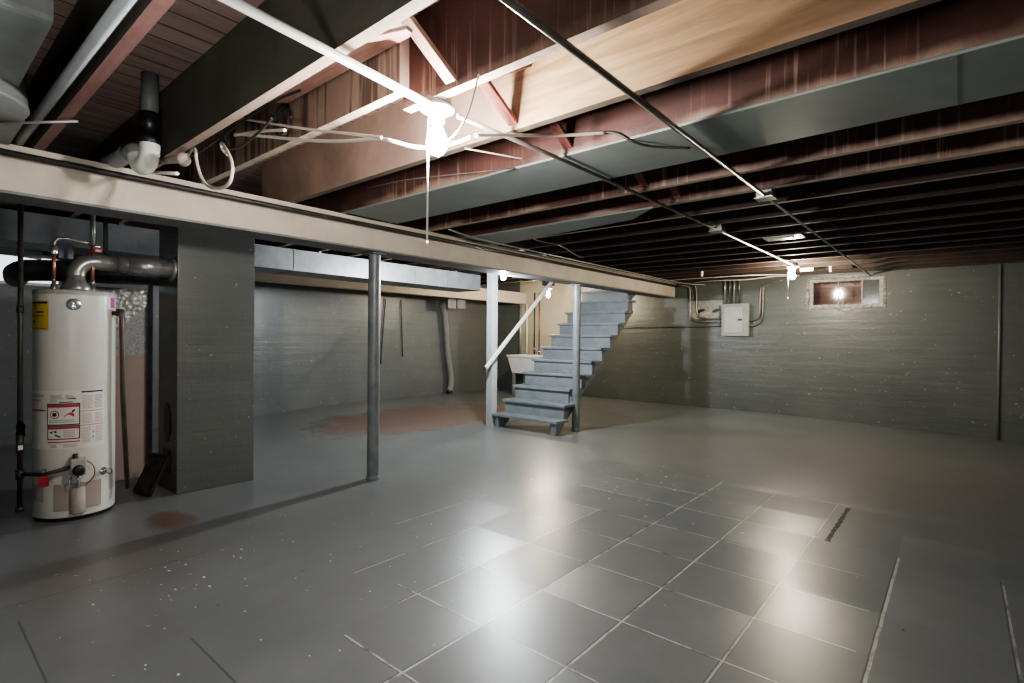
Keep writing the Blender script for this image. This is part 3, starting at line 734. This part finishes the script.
# ------------------------------------------------------------------ drain trap by the beam
dt = thing('drain_trap', 'plastic drain trap with black coupling hanging from ceiling near beam', 'drain pipe', (-3.27, .9, 2.1))
tx, ty = -3.27, .9
MB().tube([(tx, ty, 2.40), (tx, ty, ZT)], .040, 20).build('drop_pipe', 'galv_dull', dt)
MB().lathe([(.044, 2.25), (.05, 2.255), (.05, 2.29), (.045, 2.30), (.045, 2.34), (.05, 2.345), (.05, 2.41), (.044, 2.415)], (tx, ty, 0), 20).build('rubber_coupling', 'rubber', dt)
tag(MB().tube([(tx, ty, 2.26), (tx, ty, 2.21), (tx - .01, ty - .005, 2.165), (tx - .05, ty - .015, 2.14), (tx - .09, ty - .025, 2.165), (tx - .10, ty - .03, 2.21)], .047, 20, 2).build('white_bend', 'pvc_white', dt), 'white plastic bend')
MB().tube([(tx - .10, ty - .03, 2.185), (tx - .10, ty - .03, 2.225), (tx - .14, ty - .03, 2.245), (tx - .20, ty - .03, 2.243), (tx - .76, ty - .03, 2.285)], .043, 20, 1).lathe([(.052, 0), (.052, .07)], (tx - .20, ty - .03, 2.246), 20, (-1, 0, .08)).build('outlet_pipe', 'pvc_grey', dt)
tag(MB().tube([(-3.55, .97, 2.18), (-3.13, .985, 2.093)], .009, 10).build('plastic_rod', 'pvc_white'), 'thin white plastic rod passing behind drain trap', 'rod')
vv = thing('water_valve', 'old brass valve and pipe stub right of the drain trap', 'valve', (-3.15, .97, 2.2))
MB().tube([(-3.35, .985, 2.205), (-3.04, .985, 2.15)], .018, 12).build('pipe_stub', 'tan_metal', vv)
MB().lathe([(.03, 0), (.035, .01), (.02, .02), (0, .022)], (-3.05, .985, 2.15), 16, (1, 0, -.2)).build('valve_wheel', 'tan_metal', vv)

# ------------------------------------------------------------------ conduits and cables
def conduit(pts, r, mat, label, name='electrical_conduit', group=None, smooth=0, cat='conduit'):
    return tag(MB().tube(pts, r, 10, smooth).build(name, mat), label, cat, group)
conduit([(-1.555, .0, 2.2), (-1.587, .63, 2.2), (-1.66, 1.43, 2.2)], .016, 'rail', 'pale metal conduit on ceiling coming forward from nearest bulb', group='ceiling conduits')  # bulb light on this half is put into its white colour
conduit([(-1.66, 1.59, 2.205), (-1.63, 2.3, 2.205), (-1.61, 4.3, 2.205), (-1.60, 7.38, 2.205)], .0105, 'conduit', 'thin metal conduit on ceiling running from nearest bulb to far bulb', group='ceiling conduits')
conduit([(-.985, .2, 2.205), (-.985, 3.71, 2.205)], .013, 'conduit', 'dark ceiling conduit right of the nearest bulb, near half', group='ceiling conduits')
conduit([(-.985, 3.82, 2.205), (-.98, 8.98, 2.205), (-.96, 9.05, 2.18)], .009, 'conduit_light', 'thin bright ceiling conduit reaching the far window', group='ceiling conduits')
conduit([(-3.768, -1, 2.185), (-3.768, 2.5, 2.18), (-3.768, 8.9, 2.18)], .018, 'dark_iron', 'dark pipe running along the top edge of main beam', 'overhead_pipe', cat='pipe')
conduit([(-3.55, 3.3, 2.232), (-3.57, 3.6, 2.21), (-3.60, 4.3, 2.212), (-3.62, 8.0, 2.21), (-3.55, 8.9, 2.2), (-3.3, 9.02, 2.19)], .008, 'conduit_light', 'thin light cable running beside the main beam to back wall', 'electrical_cable', 'loose cables', 1, 'cable')
def jbox(x, y, label, s_=.05):
    j = thing('junction_box', label, 'junction box', (x, y, 2.19), 'ceiling junction boxes')
    MB().box((x - s_, y - s_, 2.192), (x + s_, y + s_, 2.239), .006).build('box', 'conduit_light', j)
    MB().box((x - s_ - .008, y - s_ - .008, 2.186), (x + s_ + .008, y + s_ + .008, 2.192), .002).build('cover_plate', 'conduit_light', j)
jbox(-.985, 3.765, 'metal junction box on the right-hand ceiling conduit')
jbox(-1.605, 4.65, 'metal junction box midway along the conduit to the far bulb')

def lamp(x, y, zf, label, bulb, chain=.45, r=.045, group='bare ceiling bulbs'):
    l = thing('bulb_fixture', label, 'light', (x, y, zf - .2), group)
    MB().lathe([(0, zf), (.06, zf), (.062, zf - .03), (.05, zf - .034)], (x, y, 0), 24).build('mounting_box', 'conduit_light', l)
    MB().lathe([(.062, zf - .032), (.075, zf - .040), (.074, zf - .050), (.045, zf - .066), (.032, zf - .075), (.030, zf - .102), (.02, zf - .104)], (x, y, 0), 28).build('lampholder', 'porcelain', l)
    zb = zf - .10; k = r / .045
    MB().lathe([(.014, zb), (.018, zb - .012), (.026 * k, zb - .030), (.040 * k, zb - .062 * k), (r, zb - .088 * k), (.041 * k, zb - .112 * k), (.026 * k, zb - .132 * k), (.010, zb - .141 * k), (0, zb - .143 * k)], (x, y, 0), 24).build('bulb', bulb, l)
    if chain:
        cx_, cy_ = x - .052, y - .005
        MB().tube([(cx_ + .012, cy_ + .012, zf - .06), (cx_, cy_, zf - .075), (cx_, cy_, zf - .2), (cx_, cy_, zf - .2 - chain)], .0042, 6).lathe([(0, 0), (.006, .004), (.006, .02), (0, .026)], (cx_, cy_, zf - .22 - chain), 10).build('pull_cord', 'cord', l)
lamp(-1.70, 1.51, 2.262, 'brightest bare bulb in porcelain holder, nearest camera, with pull cord', 'bulb_cool', .40)
lamp(-1.62, 7.46, 2.238, 'bare lit bulb with short pull cord in front of back wall', 'bulb_back', .24, .034)
lamp(-4.145, 4.745, 2.145, 'bare lit bulb behind the main beam beside white post', 'bulb_far', 0, .034)
tag(MB().box((-4.215, 4.675, 2.146), (-4.075, 4.815, 2.239), .004).build('mounting_block', 'conduit_light'), 'mounting block above the bulb behind the main beam', 'block')
lamp(-5.62, 7.66, 2.19, 'warm bare bulb over the laundry sink left of the stairs', 'bulb_warm', 0, .034)
tag(MB().box((-5.70, 7.58, 2.191), (-5.54, 7.74, 2.619), .004).build('mounting_block', 'flue_dark'), 'dark block above warm bulb over the sink', 'block')

def cable(pts, label, mat='cable_white', r=.006, smooth=2, group='loose cables'):
    return tag(MB().tube(pts, r, 8, smooth).build('electrical_cable', mat), label, 'cable', group)
cable([(-3.28, 1.08, 2.24), (-3.2, 1.08, 2.268), (-3.15, 1.08, 2.25), (-3.149, 1.08, 2.193), (-3.078, 1.08, 2.083), (-2.982, 1.08, 2.018), (-2.83, 1.08, 1.981), (-2.711, 1.08, 1.985), (-2.677, 1.08, 2.046), (-2.751, 1.10, 2.125), (-2.887, 1.12, 2.22), (-2.977, 1.14, 2.267), (-2.99, 1.15, 2.231), (-2.939, 1.16, 2.196)], 'white cable hanging in a loop near the beam, right of drain trap', r=.0085)
cable([(-3.116, 1.25, 2.47), (-2.577, 1.26, 2.293), (-2.237, 1.28, 2.187), (-2.049, 1.29, 2.135), (-1.80, 1.30, 2.06)], 'thin pale cable strung from ceiling boards to the drip-stained joist')
cable([(-2.952, 1.2, 2.321), (-2.749, 1.25, 2.277), (-2.418, 1.28, 2.188), (-2.088, 1.29, 2.105), (-1.81, 1.3, 2.06), (-1.785, 1.36, 2.055), (-1.785, 1.45, 2.06), (-1.775, 1.53, 2.075), (-1.73, 1.61, 2.10), (-1.64, 1.655, 2.128)], 'thick white cable leading to the nearest bulb fixture', r=.008)
cable([(-2.955, 1.2, 2.315), (-2.705, 1.22, 2.283), (-2.506, 1.25, 2.248)], 'short white cable end above the thick white cable', r=.008)
cable([(-3.5, .99, 2.22), (-3.3, 1.12, 2.25), (-3.0, 1.2, 2.36), (-2.6, 1.25, 2.42), (-2.4, 1.27, 2.415)], 'dark cable sloping up between joists by the hanging loop', 'cable_dark')
cable([(-3.1, 1.2, 2.40), (-3.0, 1.17, 2.25), (-2.8, 1.15, 2.19), (-2.55, 1.15, 2.22), (-2.45, 1.16, 2.26)], 'dark bent cable behind the hanging loop', 'cable_dark')
coil = [(-2.62 + .08 * math.cos(a * .7), 1.30 - .004 * (a % 5), 2.33 + .07 * math.sin(a * .7)) for a in range(36)]
cable(coil, 'coil of black wire on the drip-stained joist', 'cable_dark', .006, 1)
cable([(-1.62, 1.66, 2.132), (-1.565, 1.9, 2.192), (-1.515, 2.15, 2.25), (-1.367, 2.33, 2.285)], 'white cable passing along plywood-coloured joist right of bulb', r=.008)
cable([(-1.365, 2.332, 2.288), (-1.299, 2.335, 2.27), (-1.232, 2.345, 2.216), (-1.181, 2.45, 2.205), (-1.038, 2.6, 2.21)], 'black wire sagging under the grey sheet to the conduit', 'cable_dark', .006)
cable([(-1.38, 1.43, 2.235), (-1.409, 1.44, 2.188), (-1.465, 1.46, 2.115), (-1.562, 1.5, 2.084), (-1.64, 1.52, 2.075)], 'thin pale wire drooping from joist to nearest bulb', r=.004)
cable([(-2.9, 1.99, 2.2), (-2.5, 1.98, 2.18), (-2.1, 2.2, 2.2), (-1.95, 2.33, 2.225)], 'thin dark wire hanging below brown joist', 'cable_dark', .004)
cable([(-1.977, 1.95, 2.236), (-1.938, 2.1, 2.245), (-1.905, 2.345, 2.27)], 'pale wire crossing front edge of grey sheet', r=.004)
cable([(-3.4, 8.85, 2.215), (-3.0, 8.6, 2.205), (-2.5, 8.5, 2.17), (-2.1, 8.6, 2.215), (-1.8, 8.7, 2.21)], 'pale cable sagging along ceiling above electrical panel', r=.007)
cable([(-3.7, 8.3, 2.215), (-3.3, 8.2, 2.212), (-2.9, 8.1, 2.195), (-2.4, 8.05, 2.19), (-2.0, 8.3, 2.2), (-1.9, 8.5, 2.213)], 'second pale cable sagging on ceiling in front of electrical panel', r=.006)
cable([(-3.1, 3.95, 2.2), (-3.12, 4.1, 2.19), (-3.0, 4.3, 2.17), (-3.3, 5.0, 2.19), (-3.45, 5.4, 2.22)], 'grey cable drooping from the tapered sheet beside beam', 'conduit', .006)
# small pegs under the far joists
for i, (x, y, l) in enumerate([(-1.78, 8.07, 'small white peg on ceiling left of the far bulb'), (-1.30, 8.07, 'small white peg on ceiling right of the far bulb'), (-2.85, 7.634, 'small pale peg on ceiling above the electrical panel')]):
    tag(MB().lathe([(0, 2.165), (.016, 2.167), (.018, 2.24)], (x, y, 0), 12).build('cable_peg', 'pegwhite'), l, 'peg', 'white ceiling pegs')
tag(MB().box((-1.66, 8.052, 2.19), (-1.50, 8.08, 2.239), .003).build('paper_scrap', 'paper'), 'white rectangular scrap on joist just behind the far bulb', 'scrap')
tag(MB().poly([(-1.45, 5.44, 2.228), (-1.12, 5.44, 2.228), (-1.12, 5.64, 2.228), (-1.45, 5.64, 2.228)], (0, 0, .011)).box((-1.38, 5.49, 2.22), (-1.2, 5.59, 2.228)).build('cover_plate', 'conduit_light'), 'flat pale plate on the far joists between the two conduits', 'plate')

# ------------------------------------------------------------------ back wall equipment
ep = thing('breaker_box', 'grey electrical panel box mounted on the far wall', 'electrical panel', (-2.82, YB - .06, 1.32))
MB().box((-3.005, YB - .10, 1.325), (-2.60, YB - .002, 1.83), .006).build('cabinet', 'ebox', ep)
MB().box((-3.015, YB - .112, 1.315), (-2.585, YB - .10, 1.845), .005).build('front_cover', 'ebox', ep)
dr = MB().box((-2.97, YB - .124, 1.37), (-2.68, YB - .112, 1.79), .004).build('door', 'edoor', ep)
MB().box((-2.75, YB - .132, 1.565), (-2.685, YB - .124, 1.60), .003).build('latch', 'black', dr)
for i, x in enumerate((-2.99, -2.91, -2.84, -2.76)):
    conduit([(x, YB - .045, 1.84), (x, YB - .045, 2.15), (x, YB - .05, 2.235)], .014, 'conduit' if i % 2 else 'conduit_light', 'vertical conduit above the electrical panel, %s from the left' % ords[i], group='panel conduits')
conduit([(-3.75, YB - .12, 2.2), (-3.60, YB - .05, 2.18), (-3.585, YB - .035, 2.1), (-3.585, YB - .035, 1.68), (-3.55, YB - .035, 1.60), (-3.45, YB - .035, 1.56), (-3.05, YB - .04, 1.55)], .016, 'conduit', 'outer conduit bending down and right into the panel side', group='panel conduits', smooth=1)
conduit([(-3.5, YB - .05, 2.2), (-3.47, YB - .032, 2.1), (-3.47, YB - .032, 1.70), (-3.43, YB - .032, 1.63), (-3.35, YB - .032, 1.615), (-3.05, YB - .04, 1.61)], .014, 'conduit', 'inner conduit bending down and right into the panel side', group='panel conduits', smooth=1)
conduit([(-2.6, YB - .05, 1.57), (-2.50, YB - .04, 1.575), (-2.44, YB - .035, 1.64), (-2.44, YB - .035, 2.05), (-2.42, YB - .035, 2.12), (-2.3, YB - .035, 2.18), (-2.1, YB - .035, 2.2)], .014, 'conduit', 'conduit leaving panel right side, then up to the ceiling', group='panel conduits', smooth=1)
conduit([(-2.6, YB - .05, 1.48), (-2.48, YB - .04, 1.49), (-2.395, YB - .035, 1.57), (-2.395, YB - .035, 2.04), (-2.39, YB - .035, 2.1)], .013, 'conduit', 'second conduit leaving panel right side, lower one', group='panel conduits', smooth=1)
conduit([(-5.2, YB - .02, 1.46), (-3.05, YB - .02, 1.475)], .007, 'dark_iron', 'thin dark pipe running level along far wall to the panel', 'wall_pipe', cat='pipe')
conduit([(.40, YB - .008, .02), (.40, YB - .008, 2.235)], .016, 'wallgrey', 'grey vertical pipe on far wall at the right', 'wall_pipe', cat='pipe')
vc = thing('vent_cover', 'painted plate with two dark slots on wall left of panel', 'wall plate', (-3.3, YB - .01, 1.58))
MB().box((-3.60, YB - .014, 1.60), (-3.02, YB + .01, 1.92), .006).build('plate', 'mortar', vc)
for x in (-3.42, -3.15):
    mm = MB(); vs = [mm.bm.verts.new((x + .075 * math.cos(a) * (1 + .25 * math.cos(a)), YB - .0155, 1.745 + .03 * math.sin(a) + .02 * math.cos(a))) for a in [2 * PI * k / 14 for k in range(14)]]
    mm.bm.faces.new(vs); mm.build('slot', 'black', vc)

# ------------------------------------------------------------------ laundry corner
sk = thing('laundry_sink', 'white plastic laundry sink standing behind the stairs', 'sink', (-6.95, 8.6, .05))
x0, x1, y0, y1 = -7.22, -6.44, 8.42, 8.98
m = MB()
def ring(ins, z): return [m.bm.verts.new(p) for p in ((x0 + ins, y0 + ins, z), (x1 - ins, y0 + ins, z), (x1 - ins, y1 - ins, z), (x0 + ins, y1 - ins, z))]
rs = [ring(.07, .52), ring(.0, .86), ring(-.015, .865), ring(-.015, .895), ring(.03, .895), ring(.09, .56)]
m.bm.faces.new(rs[0][::-1]); m.bm.faces.new(rs[-1])
for A_, B_ in zip(rs, rs[1:]):
    for k in range(4): m.bm.faces.new((A_[k], A_[(k + 1) % 4], B_[(k + 1) % 4], B_[k]))
m.build('basin', 'sink', sk)
for px in (x0 + .1, x1 - .1):
    for py in (y0 + .1, y1 - .1): MB().box((px - .025, py - .025, fz(px, py)), (px + .025, py + .025, .53)).build('leg', 'galv', sk)
MB().tube([(-6.85, 8.97, .88), (-6.85, 8.97, 1.0), (-6.85, 8.9, 1.06), (-6.85, 8.8, 1.02)], .012, 10, 1).tube([(-6.95, 8.96, .97), (-6.75, 8.96, .97)], .012).build('faucet', 'chrome', sk)
for x, mt, zt, l in ((-7.38, 'conduit_light', 1.96, 'grey vertical pipe behind laundry sink, leftmost'), (-7.20, 'cable_white', 2.0, 'cream vertical pipe behind laundry sink, second from left'), (-6.99, 'dark_iron', 2.23, 'dark vertical pipe behind laundry sink, third from left'), (-6.86, 'copper', 2.23, 'copper vertical pipe behind laundry sink, rightmost')):
    conduit([(x, 9.04, .80), (x, 9.04, zt)], .024 if x < -7.1 else .013, mt, l, 'wall_pipe', 'pipes behind the laundry sink', cat='pipe')
# dryer vent hose and boxes on the left wall
random.seed(5)
hs = thing('dryer_hose', 'silver foil dryer hose hanging down the left wall', 'hose', (-7.98, 7.4, fz(-8, 7.45)))
MB().tube([(-7.95, 7.22, 1.93), (-7.95, 7.27, 1.88), (-7.96, 7.32, 1.7), (-7.97, 7.38, 1.3), (-7.98, 7.42, .9), (-7.97, 7.50, .55), (-7.94, 7.50, .3), (-7.93, 7.44, .16)], .06, 14, 2).build('foil_tube', 'hose', hs)
MB().lathe([(.06, 0), (.064, .02), (.06, .05)], (-7.93, 7.44, .105), 16).build('end_collar', 'black', hs)
tag(MB().box((-7.66, 7.08, 1.82), (-7.6, 7.29, 2.06), .004).box((-7.66, 7.12, 2.06), (-7.62, 7.25, 2.239)).build('metal_box', 'galv'), 'small silver metal box near the dryer hose top, left one', 'box', 'silver boxes by the dryer hose')
tag(MB().box((-7.66, 7.33, 1.83), (-7.6, 7.55, 2.08), .004).box((-7.66, 7.37, 2.08), (-7.62, 7.50, 2.239)).build('metal_box', 'galv'), 'small silver metal box near the dryer hose top, right one', 'box', 'silver boxes by the dryer hose')
cable([(-8.07, 5.95, 1.95), (-8.07, 5.9, 1.4), (-8.07, 5.85, .75)], 'dark wire hanging down the left wall, left one of a pair', 'cable_dark', .012, 1)
cable([(-8.07, 6.3, 1.95), (-8.07, 6.33, 1.4), (-8.07, 6.35, .88)], 'dark wire hanging down the left wall, nearer the dryer hose', 'cable_dark', .010, 1)

# paint chips on the floor
random.seed(21)
m = MB()
def chip(x, y, s_, mi):
    n = random.randint(4, 6); a0 = random.uniform(0, 6); z = fz(x, y) + .0025
    el = random.uniform(.4, 1)
    vs = [m.bm.verts.new((x + s_ * math.cos(a0 + 2 * PI * k / n) * random.uniform(.6, 1), y + s_ * el * math.sin(a0 + 2 * PI * k / n) * random.uniform(.6, 1), z + random.uniform(0, .002))) for k in range(n)]
    f = m.bm.faces.new(vs); f.material_index = mi
for _ in range(80): chip(random.gauss(-3.1, .55), random.gauss(1.3, .8), random.uniform(.003, .009), 0)
for _ in range(30): chip(random.gauss(-3.0, .25), random.gauss(1.0, .25), random.uniform(.005, .018), random.choice((0, 1, 1)))
for _ in range(90): chip(random.uniform(-3.2, .6), random.uniform(.9, 5.2), random.uniform(.003, .010), random.choice((0, 0, 1, 2, 2)))
for _ in range(25): chip(random.gauss(-2.0, .5), random.gauss(4.2, .35), random.uniform(.006, .02), 0)
tag(m.build('paint_chips', ['paper', 'tan_metal', 'black']), 'scattered pale and dark paint chips lying on grey floor', 'debris', kind='stuff')

# ------------------------------------------------------------------ world, camera, view
W_ = bpy.data.worlds.new('outside'); S.world = W_; W_.use_nodes = True
bg = W_.node_tree.nodes['Background']; bg.inputs[0].default_value = (.85, .93, 1, 1); bg.inputs[1].default_value = 2.2
lt = bpy.data.lights.new('added fill behind the viewer', 'POINT'); lt.energy = 30; lt.color = (1, .97, .93); lt.shadow_soft_size = .06  # unseen fill light, added to lift the shadows
lo = bpy.data.objects.new('fill_light', lt); COL.objects.link(lo); lo.location = (1.6, -1.3, 2.0)

lt = bpy.data.lights.new('added low fill behind the viewer', 'POINT'); lt.energy = 30; lt.color = (1, .97, .94); lt.shadow_soft_size = .12  # second unseen fill, set low to reach up into the joist bays
lo = bpy.data.objects.new('low_fill_light', lt); COL.objects.link(lo); lo.location = (.5, -1.1, .9)

lt = bpy.data.lights.new('added fill spot up at the joists', 'SPOT'); lt.energy = 80; lt.color = (1, .97, .92); lt.shadow_soft_size = .15; lt.spot_size = math.radians(75); lt.spot_blend = 1.0  # added spot that brightens the dark joist bays on the left
lo = bpy.data.objects.new('joist_fill_light', lt); COL.objects.link(lo); lo.location = (-.5, .1, .75)
lo.rotation_euler = (Vector((-2.5, .85, 2.55)) - Vector(lo.location)).to_track_quat('-Z', 'Y').to_euler()

cam = bpy.data.cameras.new('camera'); co = bpy.data.objects.new('camera', cam); COL.objects.link(co)
cam.sensor_fit = 'HORIZONTAL'; cam.sensor_width = 36; cam.lens = 528.88 / 1024 * 36; cam.clip_start = .02
yaw, pit, rol = [math.radians(a) for a in (40.135, -.383, .532)]
fw = Vector((-math.sin(yaw) * math.cos(pit), math.cos(yaw) * math.cos(pit), math.sin(pit)))
rt = Vector((math.cos(yaw), math.sin(yaw), 0)); up = rt.cross(fw)
rt = rt * math.cos(rol) + up * math.sin(rol); up = rt.cross(fw)
mx = Matrix((rt, up, -fw)).transposed().to_4x4(); mx.translation = (0, 0, 1.25)
co.matrix_world = mx
S.camera = co
S.view_settings.view_transform = 'AgX'
S.view_settings.look = 'AgX - Medium High Contrast'
S.view_settings.exposure = .4
S.cycles.max_bounces = 8; S.cycles.diffuse_bounces = 5; S.cycles.glossy_bounces = 4
S.cycles.use_denoising = True
S.cycles.sample_clamp_indirect = 6
